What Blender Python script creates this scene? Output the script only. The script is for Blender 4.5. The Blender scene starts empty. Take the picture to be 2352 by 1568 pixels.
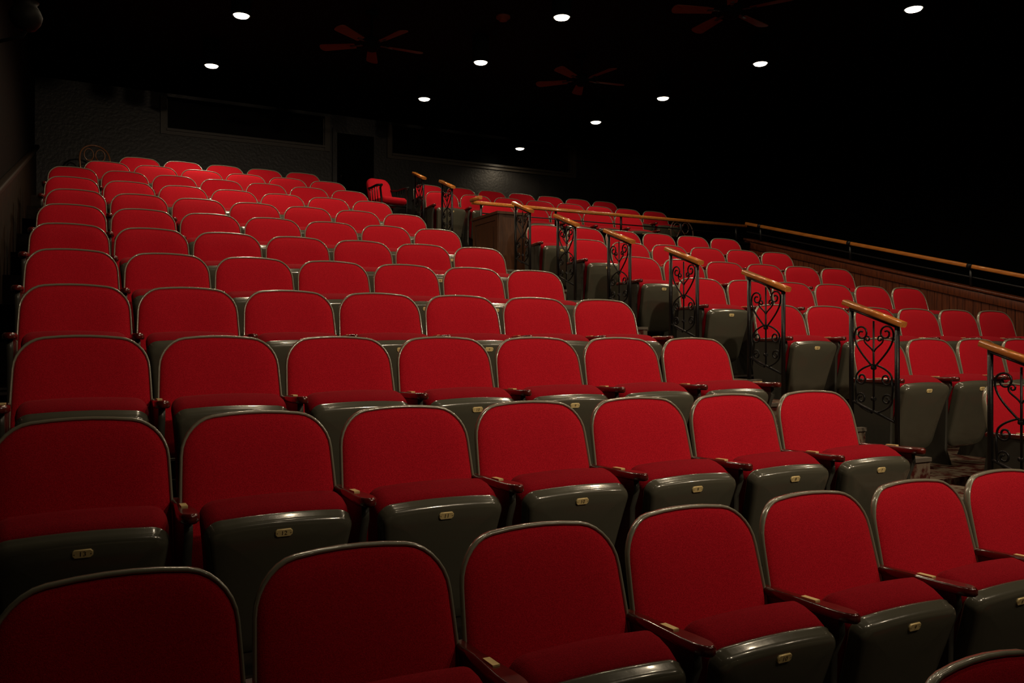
import bpy, bmesh, math, random
from mathutils import Vector, Matrix
random.seed(4)
scene = bpy.context.scene
ZS = 1.61   # shift so that the room's front floor is z=0 (layout numbers below are relative to eye height)

# ------------------------------------------------------------------ materials
def new_mat(name, color, rough=0.5, metal=0.0, spec=0.5, coat=0.0, emit=None, estr=0.0,
            noise=None, bump=None, sheen=0.0, coat_rough=0.1):
    m = bpy.data.materials.new(name); m.use_nodes = True
    nt = m.node_tree; b = nt.nodes['Principled BSDF']
    b.inputs['Base Color'].default_value = (*color, 1)
    b.inputs['Roughness'].default_value = rough
    b.inputs['Metallic'].default_value = metal
    b.inputs['Specular IOR Level'].default_value = spec
    b.inputs['Coat Weight'].default_value = coat
    b.inputs['Coat Roughness'].default_value = coat_rough
    b.inputs['Sheen Weight'].default_value = sheen
    if sheen:
        b.inputs['Sheen Tint'].default_value = (1.0, 0.16, 0.17, 1)
        b.inputs['Sheen Roughness'].default_value = 0.35
    if emit:
        b.inputs['Emission Color'].default_value = (*emit, 1)
        b.inputs['Emission Strength'].default_value = estr
    tc = nt.nodes.new('ShaderNodeTexCoord')
    if noise:
        sc, col2, lo, hi, stretch = noise
        mp = nt.nodes.new('ShaderNodeMapping'); mp.inputs['Scale'].default_value = stretch
        nt.links.new(tc.outputs['Object'], mp.inputs['Vector'])
        n = nt.nodes.new('ShaderNodeTexNoise'); n.inputs['Scale'].default_value = sc
        n.inputs['Detail'].default_value = 6
        nt.links.new(mp.outputs['Vector'], n.inputs['Vector'])
        r = nt.nodes.new('ShaderNodeValToRGB')
        r.color_ramp.elements[0].position = lo; r.color_ramp.elements[0].color = (*color, 1)
        r.color_ramp.elements[1].position = hi; r.color_ramp.elements[1].color = (*col2, 1)
        nt.links.new(n.outputs['Fac'], r.inputs['Fac'])
        nt.links.new(r.outputs['Color'], b.inputs['Base Color'])
    if bump:
        sc, st = bump
        n = nt.nodes.new('ShaderNodeTexNoise'); n.inputs['Scale'].default_value = sc
        n.inputs['Detail'].default_value = 4
        nt.links.new(tc.outputs['Object'], n.inputs['Vector'])
        bp = nt.nodes.new('ShaderNodeBump'); bp.inputs['Strength'].default_value = st
        bp.inputs['Distance'].default_value = 0.004
        nt.links.new(n.outputs['Fac'], bp.inputs['Height'])
        nt.links.new(bp.outputs['Normal'], b.inputs['Normal'])
    return m

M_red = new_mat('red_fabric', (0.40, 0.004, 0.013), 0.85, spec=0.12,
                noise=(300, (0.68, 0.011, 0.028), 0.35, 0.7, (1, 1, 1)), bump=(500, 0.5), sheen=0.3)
M_redc = new_mat('red_cushion_darkened', (0.23, 0.002, 0.008), 0.9, spec=0.08,  # seat red, darkened in colour to offset steep lamps on the cushion tops
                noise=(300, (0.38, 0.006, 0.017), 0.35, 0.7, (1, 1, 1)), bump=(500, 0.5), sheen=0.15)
M_grey = new_mat('grey_enamel', (0.092, 0.088, 0.065), 0.22, spec=0.6, coat=0.8, coat_rough=0.08, bump=(14, 0.25))
M_rim = new_mat('olive_grey_rim', (0.24, 0.225, 0.165), 0.26, spec=0.7, coat=0.8, coat_rough=0.08, bump=(30, 0.2))
M_frame = new_mat('dark_grey_steel', (0.045, 0.044, 0.036), 0.4, spec=0.5)
M_armw = new_mat('mahogany_arm', (0.13, 0.011, 0.007), 0.22, spec=0.5, coat=0.7,
                 noise=(9, (0.05, 0.005, 0.003), 0.35, 0.7, (6, 1, 6)))
M_brass = new_mat('brass_plate', (0.95, 0.74, 0.34), 0.36, metal=0.1, bump=(60, 0.2))
M_ink = new_mat('engraving', (0.05, 0.03, 0.015), 0.6)
M_iron = new_mat('black_iron', (0.006, 0.006, 0.007), 0.38, spec=0.4, bump=(80, 0.3))
M_oak = new_mat('oak_handrail', (0.68, 0.25, 0.05), 0.24, coat=0.7, noise=(7, (0.45, 0.14, 0.025), 0.3, 0.7, (10, 1, 10)))
M_panel = new_mat('wood_panel', (0.16, 0.036, 0.010), 0.4, coat=0.3, noise=(6, (0.06, 0.014, 0.005), 0.3, 0.7, (12, 12, 1)))
M_panel2 = new_mat('oak_pedestal', (0.085, 0.030, 0.009), 0.4, coat=0.3, noise=(6, (0.045, 0.015, 0.005), 0.3, 0.7, (12, 12, 1)))
M_panelL = new_mat('dark_wainscot', (0.022, 0.009, 0.003), 0.65, spec=0.15, noise=(14, (0.008, 0.004, 0.0015), 0.35, 0.65, (3, 3, 1)), bump=(40, 0.6))
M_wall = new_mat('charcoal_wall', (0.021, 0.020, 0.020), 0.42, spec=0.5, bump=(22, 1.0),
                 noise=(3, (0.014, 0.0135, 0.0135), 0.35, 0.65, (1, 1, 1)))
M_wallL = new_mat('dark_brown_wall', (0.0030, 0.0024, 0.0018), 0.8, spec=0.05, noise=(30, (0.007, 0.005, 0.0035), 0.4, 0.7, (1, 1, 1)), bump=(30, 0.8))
M_black = new_mat('black_paint', (0.0022, 0.0022, 0.0020), 0.85, spec=0.05)
M_glass = new_mat('dark_glass', (0.002, 0.002, 0.002), 0.4, spec=0.05)
M_trim = new_mat('dark_trim', (0.060, 0.050, 0.040), 0.35, spec=0.5)
M_carpet = new_mat('patterned_carpet', (0.065, 0.014, 0.011), 0.95, spec=0.03,
                   noise=(16, (0.17, 0.13, 0.095), 0.42, 0.55, (1, 1, 1)), bump=(300, 0.5))
M_cdark = new_mat('shaded_floor', (0.020, 0.014, 0.011), 0.8, spec=0.1, noise=(12, (0.010, 0.008, 0.007), 0.4, 0.6, (1, 1, 1)))  # floor away from the lit carpet, seat shade put into its colour
M_nose = new_mat('stair_nosing', (0.12, 0.10, 0.08), 0.5)
M_fan = new_mat('fan_blade_wood', (0.12, 0.030, 0.014), 0.6, spec=0.2, noise=(8, (0.08, 0.018, 0.009), 0.3, 0.7, (1, 6, 1)))
M_lamp = new_mat('lamp_glow', (1, 1, 1), 0.5, emit=(1.0, 0.84, 0.62), estr=9)
M_bent = new_mat('bentwood', (0.30, 0.12, 0.05), 0.3, coat=0.5)
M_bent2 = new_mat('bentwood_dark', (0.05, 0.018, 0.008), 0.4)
M_opal = new_mat('smoked_glass', (0.006, 0.005, 0.004), 0.6, spec=0.1)

# ------------------------------------------------------------------ mesh builder
class B:
    def __init__(s): s.v=[]; s.f=[]; s.m=[]; s.mats=[]; s.flat=set()
    def mi(s, mat):
        if mat not in s.mats: s.mats.append(mat)
        return s.mats.index(mat)
    def face(s, idx, mat, flat=False):
        if flat: s.flat.add(len(s.f))
        s.f.append(tuple(idx)); s.m.append(s.mi(mat))
    def loft(s, rings, mat, cap0=False, cap1=True, closed=True):
        base=[]
        for r in rings:
            base.append(len(s.v)); s.v += [tuple(p) for p in r]
        n=len(rings[0])
        for a,b in zip(base[:-1],base[1:]):
            for i in range(n if closed else n-1):
                j=(i+1)%n
                s.face((a+i,a+j,b+j,b+i),mat)
        if cap0: s.face([base[0]+i for i in range(n)][::-1],mat,True)
        if cap1: s.face([base[-1]+i for i in range(n)],mat,True)
    def hexa(s, p, mat):
        b=len(s.v); s.v += [tuple(q) for q in p]
        for f in ((3,2,1,0),(4,5,6,7),(0,1,5,4),(1,2,6,5),(2,3,7,6),(3,0,4,7)):
            s.face([b+i for i in f],mat,True)
    def box(s, x0,x1,y0,y1,z0,z1, mat):
        s.hexa([(x0,y0,z0),(x1,y0,z0),(x1,y1,z0),(x0,y1,z0),(x0,y0,z1),(x1,y0,z1),(x1,y1,z1),(x0,y1,z1)],mat)
    def beam(s, a, b, w, h, mat, up=Vector((0,0,1))):
        a=Vector(a); b=Vector(b); d=(b-a).normalized()
        side=d.cross(up)
        if side.length<1e-4: side=Vector((1,0,0))
        side.normalize(); u=side.cross(d).normalized()
        rings=[]
        prof=[]
        r=min(w,h)*0.28
        for cx,cy,a0 in ((w/2-r,h/2-r,0),(-w/2+r,h/2-r,90),(-w/2+r,-h/2+r,180),(w/2-r,-h/2+r,270)):
            for k in range(4):
                t=math.radians(a0+k*30); prof.append((cx+r*math.cos(t),cy+r*math.sin(t)))
        for p in (a,b):
            rings.append([p+side*x+u*y for x,y in prof])
        s.loft(rings,mat,True,True)
    def tube(s, pts, r, mat, n=6, closed=False, cap=True):
        pts=[Vector(p) for p in pts]; rings=[]
        N=len(pts); prev=None
        rr = r if isinstance(r,(list,tuple)) else [r]*N
        for i,p in enumerate(pts):
            if closed: t=pts[(i+1)%N]-pts[(i-1)%N]
            else: t=pts[min(i+1,N-1)]-pts[max(i-1,0)]
            t.normalize()
            if prev is None:
                a=Vector((0,0,1)) if abs(t.z)<0.9 else Vector((1,0,0))
                nrm=(a-t*a.dot(t)).normalized()
            else:
                nrm=(prev-t*prev.dot(t)).normalized()
            prev=nrm; bn=t.cross(nrm)
            rings.append([p+(nrm*math.cos(2*math.pi*k/n)+bn*math.sin(2*math.pi*k/n))*rr[i] for k in range(n)])
        if closed: rings.append(rings[0])
        s.loft(rings,mat,cap and not closed,cap and not closed)
    def cyl(s, c, r, z0, z1, mat, n=20, r2=None):
        r2 = r if r2 is None else r2
        s.loft([[(c[0]+q*math.cos(2*math.pi*k/n),c[1]+q*math.sin(2*math.pi*k/n),z) for k in range(n)] for q,z in ((r,z0),(r2,z1))],mat,True,True)
    def mesh(s, name):
        me=bpy.data.meshes.new(name)
        me.from_pydata(s.v,[],s.f)
        for m in s.mats: me.materials.append(m)
        for i,p in enumerate(me.polygons):
            p.material_index=s.m[i]; p.use_smooth = i not in s.flat
        bm=bmesh.new(); bm.from_mesh(me)
        bmesh.ops.recalc_face_normals(bm,faces=bm.faces)
        bm.to_mesh(me); bm.free()
        me.update()
        return me
    def obj(s, name, loc=(0,0,0), rotz=0.0):
        return add(name, s.mesh(name), loc, rotz)

def add(name, me, loc=(0,0,0), rotz=0.0):
    o=bpy.data.objects.new(name,me); scene.collection.objects.link(o)
    o.location=(loc[0],loc[1],loc[2]+ZS); o.rotation_euler=(0,0,rotz)
    return o

def rrect(wb, wt, h, rb, rt, inset=0.0, crown=0.0, nc=7, ns=5, h0=0.0, e=2.0):
    """trapezoid with rounded corners, (x,t) points counter-clockwise"""
    w=wb-inset; b0=h0+inset; b1=h-inset
    rb=max(min(rb-inset*0.6,w*0.95),0.004); rt=max(min(rt-inset*0.7,w*0.95),0.004)
    hh=(b1-b0)
    if rb+rt>hh*0.95:
        k=hh*0.95/(rb+rt); rb*=k; rt*=k
    pts=[]
    def corner(cx,cy,r,a0):
        for k in range(nc+1):
            t=math.radians(a0+90*k/nc)
            c,s_=math.cos(t),math.sin(t)
            pts.append((cx+r*math.copysign(abs(c)**(2/e),c),cy+r*math.copysign(abs(s_)**(2/e),s_)))
    def line(p,q):
        for k in range(1,ns):
            pts.append((p[0]+(q[0]-p[0])*k/ns,p[1]+(q[1]-p[1])*k/ns))
    corner(w-rb,b0+rb,rb,-90)
    line((w,b0+rb),(w,b1-rt))
    corner(w-rt,b1-rt,rt,0)
    line((w-rt,b1),(-w+rt,b1))
    corner(-w+rt,b1-rt,rt,90)
    line((-w,b1-rt),(-w,b0+rb))
    corner(-w+rb,b0+rb,rb,180)
    line((-w+rb,b0),(w-rb,b0))
    out=[]
    for x,t in pts:
        f=(t-h0)/(h-h0)
        k=1+(wt/wb-1)*f*f
        tt=t+crown*(1-(x/w)**2)*max(f,0)**3
        out.append((x*k,tt))
    return out

# ------------------------------------------------------------------ theater seat
PHI=math.radians(17)
AX=Vector((0,-math.sin(PHI),math.cos(PHI))); NF=Vector((0,-math.cos(PHI),-math.sin(PHI)))
def backpos(x,t,v):
    return (x, -0.13*(1-t/0.54) - v - 0.020*(x/0.265)**2, 0.33+t)
def cushpos(x,u,v):
    return Vector((x,-0.262,0.115))+AX*u+NF*v

def build_arm(b,x):
    L0,L1=-0.07,-0.465
    def outline(ins,z):
        pts=[]
        n=8
        wb,wf=0.017-ins,0.031-ins
        yf=L1+ins
        pts.append((x+wb,L0-ins)); 
        pts.append((x+wb*1.1,-0.2)); pts.append((x+wf,-0.36))
        for k in range(n+1):
            t=math.pi*k/n
            pts.append((x+wf*math.cos(t), yf+0.05-(0.05)*math.sin(t)))
        pts.append((x-wf,-0.36)); pts.append((x-wb*1.1,-0.2)); pts.append((x-wb,L0-ins))
        return [(p[0],p[1],z+0.012*(-(p[1]+0.07)/0.38)) for p in pts]
    b.loft([outline(0.006,0.566),outline(0.0,0.572),outline(0.0,0.589),outline(0.007,0.597)],M_armw,True,True)
    z0=0.597+0.012*0.24/0.38
    b.hexa([(x-0.010,-0.31,z0),(x+0.010,-0.31,z0),(x+0.010,-0.25,z0-0.002),(x-0.010,-0.25,z0-0.002),
            (x-0.010,-0.31,z0+0.0045),(x+0.010,-0.31,z0+0.0045),(x+0.010,-0.25,z0+0.0025),(x-0.010,-0.25,z0+0.0025)],M_brass)
    prof=[(-0.09,0.57),(-0.40,0.575),(-0.405,0.53),(-0.375,0.46),(-0.365,0.10),(-0.40,0.0),(-0.06,0.0),(-0.10,0.10),(-0.06,0.36)]
    w=0.013
    b.loft([[(x-w,y,z) for y,z in prof],[(x+w,y,z) for y,z in prof]],M_frame,True,True)

text_cache={}
def text_mesh(t):
    if t in text_cache: return text_cache[t]
    cu=bpy.data.curves.new('t','FONT'); cu.body=t; cu.size=0.021; cu.align_x='CENTER'; cu.align_y='CENTER'
    cu.resolution_u=2
    o=bpy.data.objects.new('t',cu); scene.collection.objects.link(o)
    bpy.context.view_layer.update()
    me=bpy.data.meshes.new_from_object(o.evaluated_get(bpy.context.evaluated_depsgraph_get()))
    data=([tuple(v.co) for v in me.vertices],[tuple(p.vertices) for p in me.polygons])
    bpy.data.objects.remove(o); bpy.data.meshes.remove(me); bpy.data.curves.remove(cu)
    text_cache[t]=data
    return data

def seat_mesh(number, pitch, last):
    b=B()
    W=pitch/2-0.004
    def bo(ins): return rrect(W,W-0.019,0.520,0.05,0.115,inset=ins,crown=0.026,e=2.15)
    rings=[]
    for ins,v in ((0.010,0.002),(0.008,0.008),(0.004,0.011),(0.0,0.008),(-0.0008,0.002),(0.0,-0.010),(0.012,-0.024),(0.05,-0.034),(0.13,-0.038)):
        rings.append([backpos(x,t,v) for x,t in bo(ins)])
    b.loft(rings,M_rim,False,True)
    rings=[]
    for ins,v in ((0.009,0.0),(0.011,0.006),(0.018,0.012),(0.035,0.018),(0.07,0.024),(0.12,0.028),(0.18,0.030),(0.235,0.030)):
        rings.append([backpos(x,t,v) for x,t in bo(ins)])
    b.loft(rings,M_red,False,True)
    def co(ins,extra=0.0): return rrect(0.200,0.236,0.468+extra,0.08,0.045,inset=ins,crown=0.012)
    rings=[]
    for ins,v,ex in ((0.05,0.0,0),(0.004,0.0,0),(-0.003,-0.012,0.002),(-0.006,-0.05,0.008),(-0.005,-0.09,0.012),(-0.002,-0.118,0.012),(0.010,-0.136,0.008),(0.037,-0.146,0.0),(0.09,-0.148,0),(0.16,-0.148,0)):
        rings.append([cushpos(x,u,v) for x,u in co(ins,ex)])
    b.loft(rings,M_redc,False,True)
    rings=[]
    for ins,v in ((0.006,-0.006),(-0.002,-0.004),(-0.004,0.004),(-0.001,0.010),(0.0,0.028),(0.004,0.038),(0.010,0.045),(0.020,0.049),(0.06,0.052),(0.10,0.054),(0.16,0.055)):
        rings.append([cushpos(x,u,v) for x,u in co(ins)])
    b.loft(rings,M_grey,False,True)
    b.tube([(-pitch/2,-0.19,0.24),(pitch/2,-0.19,0.24)],0.012,M_frame)
    uc=0.440; pl=[(-0.027,-0.006),(-0.021,-0.0125),(0.021,-0.0125),(0.027,-0.006),(0.027,0.006),(0.021,0.0125),(-0.021,0.0125),(-0.027,0.006)]
    b.loft([[cushpos(x*k,uc+y*k,v) for x,y in pl] for k,v in ((1,0.042),(1,0.0535),(0.93,0.0550))],M_brass,False,True)
    tv,tf=text_mesh(str(number))
    base=len(b.v)
    b.v += [tuple(cushpos(p[0],uc+p[1],0.0556)) for p in tv]
    for f in tf: b.face([base+i for i in f],M_ink,True)
    for sx in (-0.0215,0.0215):
        ring=[cushpos(sx+0.0016*math.cos(a*math.pi/4),uc+0.0016*math.sin(a*math.pi/4),0.0556) for a in range(8)]
        base=len(b.v); b.v+= [tuple(p) for p in ring]; b.face([base+i for i in range(8)],M_ink,True)
    build_arm(b,-pitch/2)
    if last: build_arm(b,pitch/2)
    return b.mesh('theater_seat')

mesh_cache={}
def place_row(Y, Ztop, X0, pitch, count, numfn):
    for k in range(count):
        last=(k==count-1)
        key=(numfn(k),round(pitch,3),last)
        if key not in mesh_cache: mesh_cache[key]=seat_mesh(*key)
        add('theater_seat',mesh_cache[key],(X0+k*pitch,Y,Ztop-0.87),random.uniform(-0.012,0.012))

RY=lambda n: 3.11+0.945*n
RZ=lambda n: -0.252+0.281*n
FL=lambda n: RZ(n)-0.87
ROWZ={-1:-0.543,-2:-0.742}
left=[(-2,0.20,0.56,7),(-1,0.09,0.562,7),(0,0.02,0.56,7),(1,0.027,0.56,7),(2,0.0,0.558,7),(3,-0.02,0.555,7),(4,-0.04,0.55,7),
      (5,-0.03,0.545,7),(6,0.0,0.54,7),(7,-0.035,0.535,7),(8,-0.03,0.535,7),(9,0.345,0.56,6),(10,0.777,0.56,5)]
for n,x0,p,c in left:
    place_row(RY(n),ROWZ.get(n,RZ(n)),x0,p,c,lambda k:13-k)
for n,x0,p,c in [(-1,5.05,0.57,6),(0,5.05,0.57,6),(1,5.05,0.57,6),(2,5.05,0.57,6),(3,5.05,0.57,6),(4,5.05,0.57,6),(5,5.05,0.57,6),(6,5.05,0.57,6),
                 (8,5.35,0.57,5),(9,4.88,0.57,8),(10,5.05,0.57,7)]:
    place_row(RY(n),ROWZ.get(n,RZ(n)),x0,p,c,lambda k:6-k if k<6 else k+1)

# ------------------------------------------------------------------ room shell
XL,XR,YF,YB=-0.56,11.6,-3.0,14.6
b=B()
b.box(XL,XR,YF,RY(-1)-0.75,-1.81,-1.61,M_cdark)
def tierfront(n): return RY(n)-0.75
for n in range(-1,12):
    z = ROWZ[n]-0.87 if n<0 else FL(n)
    y1 = tierfront(n+1) if n<11 else YB
    b.box(XL,3.78,tierfront(n),y1,-1.81,z,M_cdark)
    b.box(3.78,4.62,tierfront(n),y1,-1.81,z,M_carpet)
    b.box(4.62,XR,tierfront(n),y1,-1.81,z,M_carpet if n in (0,1,2) else M_cdark)
    if n<11:
        hs=0.14
        if n<=7:
            b.box(3.78,4.62,tierfront(n)-0.0,tierfront(n)+0.47,z,z+hs,M_carpet)
            b.box(3.78,4.62,tierfront(n)+0.47,y1,z,z+0.28,M_carpet)
            b.box(3.78,4.62,tierfront(n)-0.012,tierfront(n)+0.03,z+hs-0.02,z+hs+0.004,M_nose)
            b.box(3.78,4.62,tierfront(n)+0.458,tierfront(n)+0.50,z+0.26,z+0.284,M_nose)
        else:
            b.box(3.78,4.62,tierfront(n)+0.47,y1,z,z+hs,M_carpet)
b.obj('floor')

def ceil_z(Y): return 3.4+0.038*(Y-5.58)+0.33
b=B()
c0,c1=ceil_z(YF),ceil_z(YB)
b.hexa([(XL,YF,c0),(XR,YF,c0),(XR,YB,c1),(XL,YB,c1),(XL,YF,c0+0.15),(XR,YF,c0+0.15),(XR,YB,c1+0.15),(XL,YB,c1+0.15)],M_black)
b.obj('ceiling')
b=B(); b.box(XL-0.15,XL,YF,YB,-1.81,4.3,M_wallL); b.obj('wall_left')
b=B(); b.box(XR,XR+0.15,YF,YB,-1.81,4.3,M_black); b.obj('wall_right')
b=B(); b.box(XL-0.15,XR+0.15,YF-0.15,YF,-1.81,4.3,M_black); b.obj('wall_front')
W1=(1.30,3.90); W2=(5.15,9.05); SILL=3.49; TOP=c1-0.06; DR=(4.12,4.80); DZ=3.75
b=B()
def bw(x0,x1,z0,z1): b.box(x0,x1,YB,YB+0.2,z0,z1,M_wall)
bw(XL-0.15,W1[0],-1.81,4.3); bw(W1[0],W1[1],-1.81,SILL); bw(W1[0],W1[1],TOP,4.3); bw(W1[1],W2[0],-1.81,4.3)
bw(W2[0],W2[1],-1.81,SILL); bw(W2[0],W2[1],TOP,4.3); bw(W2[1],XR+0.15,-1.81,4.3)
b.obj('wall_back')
for i,(a,c) in enumerate((W1,W2)):
    b=B()
    b.box(a,c,YB+0.10,YB+0.12,SILL,TOP,M_glass)
    t=0.09; e=0.004
    b.box(a-t,a,YB-0.045,YB-0.001,SILL-t,TOP,M_trim); b.box(c,c+t,YB-0.045,YB-0.001,SILL-t,TOP,M_trim)
    b.box(a,a+0.02,YB-0.001,YB+0.10,SILL,TOP,M_trim); b.box(c-0.02,c,YB-0.001,YB+0.10,SILL,TOP,M_trim)
    b.box(a,c,YB-0.07,YB-0.001,SILL-0.035,SILL+e,M_trim); b.box(a,c,YB-0.001,YB+0.10,SILL+0.001,SILL+0.012,M_trim)
    b.box(a,c,YB-0.03,YB-0.001,SILL-t,SILL-0.035,M_trim)
    b.box(a,c,YB-0.03,YB+0.10,TOP-0.03,TOP-0.001,M_black)
    b.obj('window_%d'%(i+1))
b=B()
b.box(XL,4.02,YB-0.02,YB,FL(11),FL(11)+0.14,M_trim)
b.box(4.9,XR,YB-0.02,YB,FL(11),FL(11)+0.14,M_trim)
b.obj('baseboard_back')
b=B()
b.box(DR[0],DR[1],YB-0.018,YB-0.002,FL(11)+0.002,DZ,M_black)
for x0,x1 in ((DR[0]-0.08,DR[0]),(DR[1],DR[1]+0.08)): b.box(x0,x1,YB-0.045,YB-0.002,FL(11)+0.002,DZ,M_wall)
b.box(DR[0]-0.08,DR[1]+0.08,YB-0.045,YB-0.002,DZ,DZ+0.08,M_wall)
for z0,z1 in ((2.15,2.75),(2.9,3.6)):
    b.box(DR[0]+0.12,DR[1]-0.12,YB-0.028,YB-0.018,z0,z1,M_black)
b.cyl((DR[0]+0.07,YB-0.035),0.017,FL(11)+0.98,FL(11)+1.06,M_iron)
b.obj('door_1')
b=B()
Z=lambda Y: 1.31+0.255*(Y-7.98)
for i in range(118):
    y0=YF+0.01+i*0.15; y1=min(y0+0.143,YB)
    if y0>=YB: break
    b.hexa([(XL,y0,-1.7),(XL+0.02,y0,-1.7),(XL+0.02,y1,-1.7),(XL,y1,-1.7),(XL,y0,Z(y0)),(XL+0.02,y0,Z(y0)),(XL+0.02,y1,Z(y1)),(XL,y1,Z(y1))],M_panelL)
b.beam((XL+0.03,YF,Z(YF)),(XL+0.03,YB,Z(YB)),0.07,0.06,M_panelL)
b.obj('trim_1')

# ------------------------------------------------------------------ aisle railings (wrought iron + oak)
def spiral(cy,cz,r0,r1,a0,turns,n=22):
    return [(0,cy+(r0+(r1-r0)*k/n)*math.cos(a0+turns*2*math.pi*k/n),cz+(r0+(r1-r0)*k/n)*math.sin(a0+turns*2*math.pi*k/n)) for k in range(n+1)]
def bez(p0,p1,p2,p3,n=10):
    out=[]
    for k in range(n+1):
        t=k/n; q=(1-t)
        out.append((0,)+tuple(q**3*a+3*q*q*t*b_+3*q*t*t*c+t**3*d for a,b_,c,d in zip(p0,p1,p2,p3)))
    return out
def railing(Y, znear, zb_near, zb_far, height=0.72):
    b=B(); L=0.41; rise=0.147
    p0=0.035; p1=L-0.03
    zt=lambda y: rise*y/L
    b.beam((0,p0,zb_near-znear),(0,p0,zt(p0)-0.01),0.026,0.026,M_iron,up=Vector((1,0,0)))
    b.beam((0,p1,zb_far-znear),(0,p1,zt(p1)-0.01),0.026,0.026,M_iron,up=Vector((1,0,0)))
    b.beam((0,-0.01,zt(-0.01)),(0,L+0.02,zt(L+0.02)),0.062,0.036,M_oak)
    b.beam((0,p0,zt(p0)-0.03),(0,p1,zt(p1)-0.03),0.03,0.012,M_iron)
    zb=-height
    b.beam((0,p0,zb+zt(p0)+0.09),(0,p1,zb+zt(p1)+0.09),0.02,0.014,M_iron)
    c=(p0+p1)/2; r=0.0065
    top=zt(c)-0.05; bot=zb+zt(c)+0.10
    b.tube([(0,c,bot),(0,c,top)],r,M_iron)
    for s in (-1,1):
        m=lambda pts:[(x,c+s*y,z) for x,y,z in pts]
        z1=top-0.10
        b.tube(m(bez((0.0,z1-0.20),(0.06,z1-0.14),(0.155,z1-0.06),(0.145,z1+0.02))+spiral(0.092,z1+0.02,0.053,0.012,0,1.35)[1:]),r,M_iron,5)
        b.tube(m(bez((0.0,z1-0.10),(0.02,z1-0.06),(0.075,z1-0.05),(0.07,z1-0.015))+spiral(0.048,z1-0.015,0.022,0.007,0,1.1,12)[1:]),r*0.85,M_iron,5)
        z2=z1-0.27
        b.tube(m(bez((0.012,z2+0.09),(0.05,z2+0.08),(0.14,z2+0.05),(0.135,z2))+spiral(0.093,z2,0.042,0.010,0,-1.3)[1:]),r,M_iron,5)
        z3=z2-0.13
        b.tube(m(bez((0.012,z3-0.09),(0.05,z3-0.08),(0.14,z3-0.05),(0.135,z3))+spiral(0.097,z3,0.038,0.010,0,1.3)[1:]),r,M_iron,5)
        b.tube(m([(0,0.135,z2),(0,0.14,(z2+z3)/2),(0,0.135,z3)]),r,M_iron,5)
    for zz in (top-0.30,top-0.50):
        b.tube([(-0.002,c-0.014,zz),(0.002,c+0.014,zz)],0.013,M_iron,6)
    b.obj('aisle_railing',(4.53,Y,znear))
def aisle_floor(Y):
    n=math.floor((Y-tierfront(0))/0.945)
    if n<-1: n=-1
    z = ROWZ[n]-0.87 if n<0 else FL(n)
    second = (Y-tierfront(n))>0.47
    if n<=7: return z+(0.28 if second else 0.14)
    return z+(0.14 if second else 0.0)
for Y in (1.55,2.49,3.43,4.37,5.31,6.25,7.20,8.16,10.35,11.40):
    zn=0.116+0.289*(Y-3.43)
    railing(Y,zn,aisle_floor(Y+0.035),aisle_floor(Y+0.38))

# ------------------------------------------------------------------ cross aisle rail, knee wall, pedestal
CY=9.93; fz=FL(7)
b=B()
b.box(5.03,9.42,CY-0.05,CY+0.05,fz,1.56,M_black)
b.box(5.03,9.42,CY-0.07,CY+0.07,1.56,1.59,M_black)
b.obj('wall_divider')
b=B()
zt=1.85
b.beam((4.62,CY,zt),(9.40,CY,zt),0.06,0.045,M_oak)
b.beam((4.60,CY-0.02,zt+0.02),(4.60,CY-0.30,zt+0.02),0.05,0.045,M_oak)
for x in (4.75,5.9,7.0,8.1,9.2):
    b.beam((x,CY,1.59 if x>5 else fz+0.28),(x,CY,zt-0.02),0.028,0.028,M_iron,up=Vector((1,0,0)))
b.beam((4.75,CY,1.72),(9.2,CY,1.72),0.016,0.016,M_iron)
b.obj('cross_railing')
b=B()
x0,x1,y0,y1,z1=4.60,5.0,9.12,9.84,1.62
b.box(x0,x1,y0,y1,fz,z1-0.03,M_panel2)
b.box(x0-0.03,x1+0.03,y0-0.03,y1+0.03,z1-0.03,z1,M_panel2)
b.box(x0-0.02,x0,y0,y1,fz,fz+0.12,M_panel2)
for ya,yb_ in ((y0,y0+0.07),(y1-0.07,y1)): b.box(x0-0.012,x0,ya,yb_,fz+0.12,z1-0.03,M_panel2)
b.box(x0-0.012,x0,y0+0.07,y1-0.07,z1-0.10,z1-0.03,M_panel2)
b.box(x0-0.010,x0,y0+0.14,y1-0.14,fz+0.2,z1-0.17,M_panel2)
for xa,xb in ((x0,x0+0.05),(x1-0.05,x1)): b.box(xa,xb,y0-0.012,y0,fz,z1-0.03,M_panel2)
b.obj('wooden_pedestal')
KX=9.45
kt=lambda Y: 0.48+0.266*(Y-5.62)
b=B()
Ya=-0.5; Yb=10.0
y=Ya
while y<Yb-0.01:
    y2=min(y+0.094,Yb)
    b.hexa([(KX,y,-1.61),(KX+0.02,y,-1.61),(KX+0.02,y2,-1.61),(KX,y2,-1.61),(KX,y,kt(y)),(KX+0.02,y,kt(y)),(KX+0.02,y2,kt(y2)),(KX,y2,kt(y2))],M_panel)
    y+=0.10
b.hexa([(KX+0.02,Ya,-1.61),(KX+0.12,Ya,-1.61),(KX+0.12,Yb,-1.61),(KX+0.02,Yb,-1.61),(KX+0.02,Ya,kt(Ya)),(KX+0.12,Ya,kt(Ya)),(KX+0.12,Yb,kt(Yb)),(KX+0.02,Yb,kt(Yb))],M_black)
b.beam((KX+0.05,Ya,kt(Ya)+0.01),(KX+0.05,Yb,kt(Yb)+0.01),0.17,0.035,M_panel)
b.beam((KX-0.008,Ya,kt(Ya)-0.07),(KX-0.008,Yb,kt(Yb)-0.07),0.02,0.10,M_panel)
b.obj('wall_knee_panelled')
b=B()
hr=lambda Y: 0.753+0.263*(Y-5.62)
b.beam((KX+0.03,Ya,hr(Ya)),(KX+0.03,Yb,hr(Yb)),0.06,0.05,M_oak)
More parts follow.
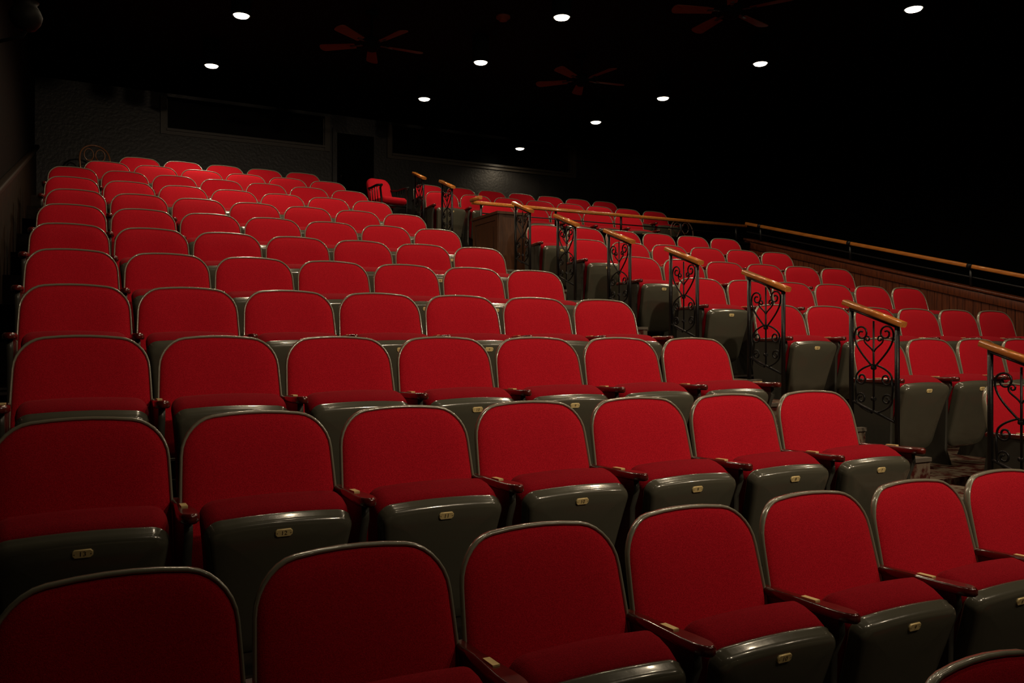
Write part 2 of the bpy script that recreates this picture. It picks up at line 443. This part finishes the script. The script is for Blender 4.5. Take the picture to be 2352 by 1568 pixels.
for Y in (1.2,3.0,4.7,6.25,8.0,9.7):
    b.beam((KX+0.05,Y,kt(Y)+0.02),(KX+0.04,Y,hr(Y)-0.02),0.03,0.03,M_iron,up=Vector((1,0,0)))
    b.beam((KX+0.03,Y-0.03,hr(Y-0.03)),(KX+0.03,Y+0.03,hr(Y+0.03)),0.068,0.058,M_iron)
b.beam((KX+0.05,Ya,hr(Ya)-0.13),(KX+0.05,Yb,hr(Yb)-0.13),0.02,0.02,M_iron)
b.obj('sloping_handrail')

# ------------------------------------------------------------------ bentwood chairs
def bentwood(loc,rot,M_bent):
    b=B(); r=0.013
    arch=[]
    for k in range(21):
        t=math.pi*k/20
        arch.append((0.20*math.cos(t),0.20+0.06*math.sin(t),0.66+0.24*math.sin(t)**0.8))
    pts=[(0.19,0.17,0.0),(0.18,0.17,0.25),(0.185,0.18,0.45)]+arch+[(-0.185,0.18,0.45),(-0.18,0.17,0.25),(-0.19,0.17,0.0)]
    b.tube(pts,r,M_bent,7)
    for s in (-1,1):
        loop=[]
        for k in range(25):
            t=2*math.pi*k/24
            loop.append((s*(0.075+0.062*math.cos(t)),0.235,0.755+0.085*math.sin(t)))
        b.tube(loop[:-1],0.009,M_bent,6,closed=True)
        b.tube([(s*0.15,0.185,0.47),(s*0.12,0.205,0.56),(s*0.05,0.225,0.66),(s*0.02,0.235,0.72)],0.009,M_bent,6)
        b.tube([(s*0.15,-0.15,0.45),(s*0.17,-0.18,0.2),(s*0.18,-0.19,0.0)],[0.015,0.012,0.010],M_bent,7)
    n=28
    def ring(rr,z): return [(rr*math.cos(2*math.pi*k/n),rr*0.97*math.sin(2*math.pi*k/n),z) for k in range(n)]
    b.loft([ring(0.19,0.435),ring(0.21,0.44),ring(0.213,0.455),ring(0.20,0.468),ring(0.17,0.462)],M_bent,True,True)
    b.tube(ring(0.165,0.24),0.008,M_bent,6,closed=True)
    b.obj('bentwood_chair',loc,rot)
bentwood((0.27,13.25,FL(11)),0.15,M_bent)
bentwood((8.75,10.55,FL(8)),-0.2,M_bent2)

# red upholstered armchair at the head of the aisle
b=B()
def slab(wb,wt,h,rb,rt,pos,vs,mat):
    b.loft([[pos(x,t,v) for x,t in rrect(wb,wt,h,rb,rt,inset=i)] for i,v in vs],mat,True,True)
slab(0.20,0.19,0.42,0.05,0.11,lambda x,t,v:(x,0.20+0.16*t/0.42-v,0.44+t),((0.08,-0.05),(0.02,-0.045),(0,-0.03),(0,0.01),(0.02,0.03),(0.07,0.04)),M_red)
slab(0.21,0.20,0.46,0.06,0.05,lambda x,t,v:(x,-0.24+t,0.42+v),((0.03,-0.02),(0,0.0),(0,0.05),(0.02,0.075),(0.07,0.085)),M_red)
for s in (-1,1):
    b.tube([(s*0.20,-0.20,0.0),(s*0.21,-0.20,0.40),(s*0.225,-0.18,0.62),(s*0.23,-0.22,0.66)],[0.012,0.016,0.016,0.016],M_iron,8)
    b.tube([(s*0.23,-0.24,0.655),(s*0.235,-0.08,0.675),(s*0.225,0.12,0.665),(s*0.19,0.27,0.68)],0.018,M_iron,8)
    b.tube([(s*0.19,0.30,0.0),(s*0.19,0.22,0.40),(s*0.18,0.30,0.70)],0.015,M_iron,8)
    for yy in (-0.08,0.0,0.08,0.16):
        b.tube([(s*0.215,yy,0.44),(s*0.23,yy,0.66)],0.007,M_iron,6)
    b.tube([(s*0.205,-0.20,0.2),(s*0.19,0.26,0.2)],0.009,M_iron,6)
b.tube([(-0.20,-0.20,0.37),(0.20,-0.20,0.37)],0.016,M_iron,8)
b.tube([(-0.19,0.24,0.37),(0.19,0.24,0.37)],0.016,M_iron,8)
b.obj('red_armchair',(4.20,12.05,FL(10)+0.0),0.15)

# ------------------------------------------------------------------ ceiling fans
def fan(X,Y,Zb,ang):
    b=B()
    cz=ceil_z(Y)-Zb
    b.cyl((0,0),0.07,cz-0.05,cz-0.001,M_black,20,0.075)
    b.cyl((0,0),0.014,0.05,cz-0.002,M_black,10)
    n=24
    b.loft([[(r*math.cos(2*math.pi*k/n),r*math.sin(2*math.pi*k/n),z) for k in range(n)] for r,z in ((0.03,-0.075),(0.06,-0.07),(0.085,-0.04),(0.105,-0.01),(0.105,0.05),(0.06,0.085),(0.02,0.10))],M_black,True,True)
    for i in range(5):
        a=math.radians(ang+72*i); ca,sa=math.cos(a),math.sin(a)
        N=6
        prof=[(0.20,-0.050),(0.56,-0.070)]
        for k in range(N+1):
            t=-math.pi/2+math.pi*k/N
            prof.append((0.59+0.045*math.cos(t),0.070*math.sin(t)))
        prof+= [(0.56,0.070),(0.20,0.050)]
        def P(r,w,dz): 
            return (r*ca-w*sa, r*sa+w*ca, dz+w*0.20)
        b.loft([[P(r,w,-0.005) for r,w in prof],[P(r,w,0.003) for r,w in prof]],M_fan,True,True)
        b.beam((0.09*ca,0.09*sa,0.0),(0.26*ca,0.26*sa,-0.008),0.035,0.008,M_iron)
    b.obj('ceiling_fan',(X,Y,Zb))
fan(3.07,9.39,3.50,71.6); fan(6.05,9.50,3.55,64); fan(6.05,6.60,3.46,14); fan(3.07,6.55,3.46,40)

b=B(); n=20
b.loft([[(r*math.cos(2*math.pi*k/n),r*math.sin(2*math.pi*k/n),z) for k in range(n)] for r,z in ((0.03,-0.06),(0.05,-0.055),(0.055,-0.03),(0.085,-0.025),(0.085,0.0))],M_fan,True,True)
b.obj('smoke_detector',(4.45,8.7,ceil_z(8.7)))

# wall sconce on left wall
b=B()
b.box(XL+0.001,XL+0.03,-0.07,0.07,-0.16,0.16,M_black)
b.tube([(XL+0.02,0,-0.03),(XL+0.14,0,-0.09),(XL+0.26,0,-0.04),(XL+0.28,0,0.0)],0.012,M_black,8)
n=20
b.loft([[(XL+0.28+r*math.cos(2*math.pi*k/n),r*math.sin(2*math.pi*k/n),z) for k in range(n)] for r,z in ((0.03,0.0),(0.055,0.01),(0.085,0.05),(0.095,0.09),(0.08,0.13),(0.06,0.16),(0.075,0.18))],M_opal,True,False)
b.obj('wall_sconce',(0,6.0,1.95))

# ------------------------------------------------------------------ downlights
lights=[ # X,Y,power factor
 (7.55,5.58,0.5),(7.55,7.72,0.5),(7.55,9.66,0.4),(7.55,11.42,0.25),(7.52,14.0,0.25),
 (4.59,7.60,0.65),(4.53,9.48,0.65),(4.58,11.53,0.4),
 (1.58,9.31,0.7),(1.565,11.43,0.75),
 (1.57,7.65,0.55),(1.57,5.6,0.35),(4.57,5.6,0.55),(1.57,3.7,0.10),(4.57,3.7,0.40),(7.55,3.7,0.3),
 (1.57,1.8,0.05),(4.57,1.8,0.28),(1.57,-0.2,0.06),(4.57,-0.2,0.22)]
P0=145
for X,Y,f in lights:
    zl=3.4+0.038*(Y-5.58)
    b=B(); n=28
    cz=ceil_z(Y)-0.001
    def ring(r,z): return [(r*math.cos(2*math.pi*k/n),r*math.sin(2*math.pi*k/n),z) for k in range(n)]
    b.loft([ring(0.105,cz-zl),ring(0.105,0.0),ring(0.100,-0.006),ring(0.088,-0.004),ring(0.086,0.012)],M_black,True,False)
    b.loft([ring(0.086,0.010),ring(0.083,0.0),ring(0.072,-0.014),ring(0.045,-0.024),ring(0.018,-0.028)],M_lamp,False,True)
    o=b.obj('ceiling_downlight',(X,Y,zl))
    ld=bpy.data.lights.new('downlight_bulb','SPOT'); ld.energy=P0*f; ld.color=(1.0,0.80,0.54)
    ld.spot_size=math.radians(165); ld.spot_blend=1.0; ld.shadow_soft_size=0.07
    lo=bpy.data.objects.new('downlight_bulb',ld); scene.collection.objects.link(lo)
    lo.parent=o; lo.location=(0,0,-0.11)

# stage lanterns hanging over the front of the house, aimed at the seats
def lantern(pos,target,energy,cone,blend=1.0):
    p=Vector(pos); d=(Vector(target)-p).normalized()
    q=d.to_track_quat('-Z','Y')
    b=B(); n=24
    def ring(r,z): return [q@Vector((r*math.cos(2*math.pi*k/n),r*math.sin(2*math.pi*k/n),z)) for k in range(n)]
    b.loft([ring(0.05,0.34),ring(0.09,0.32),ring(0.10,0.10),ring(0.12,0.08),ring(0.12,-0.04),ring(0.112,-0.04),ring(0.105,0.06)],M_iron,True,False)
    b.loft([ring(0.105,0.03),ring(0.07,0.02),ring(0.02,0.015)],M_lamp,False,True)
    zc=ceil_z(p.y)-p.z-0.002
    b.tube([(-0.14,0,0.0),(-0.14,0,0.20),(0,0,0.24),(0.14,0,0.20),(0.14,0,0.0)],0.010,M_iron,6)
    b.tube([(0,0,0.24),(0,0,zc)],0.016,M_iron,8)
    o=b.obj('stage_lantern',pos)
    ld=bpy.data.lights.new('lantern_bulb','SPOT'); ld.energy=energy; ld.color=(1.0,0.79,0.56)
    ld.spot_size=math.radians(cone); ld.spot_blend=blend; ld.shadow_soft_size=0.10
    lo=bpy.data.objects.new('lantern_bulb',ld); scene.collection.objects.link(lo)
    lo.parent=o; lo.rotation_mode='QUATERNION'; lo.rotation_quaternion=q; lo.location=d*0.06
lantern((3.0,-0.7,3.0),(3.2,5.9,0.0),440,88)
lantern((6.2,-0.7,3.0),(5.2,4.6,-0.4),215,92)

# ------------------------------------------------------------------ world, camera
w=bpy.data.worlds.new('World'); scene.world=w; w.use_nodes=True
w.node_tree.nodes['Background'].inputs['Color'].default_value=(0.0,0.0,0.0,1)
w.node_tree.nodes['Background'].inputs['Strength'].default_value=0
cam=bpy.data.cameras.new('camera'); co=bpy.data.objects.new('camera',cam); scene.collection.objects.link(co)
cam.sensor_width=36; cam.lens=36*1907/2352
cam.clip_start=0.02
co.location=(0,0,ZS); co.rotation_euler=(math.radians(90.1),0,math.radians(-27.7))
scene.camera=co
scene.view_settings.view_transform='Standard'
scene.view_settings.look='None'
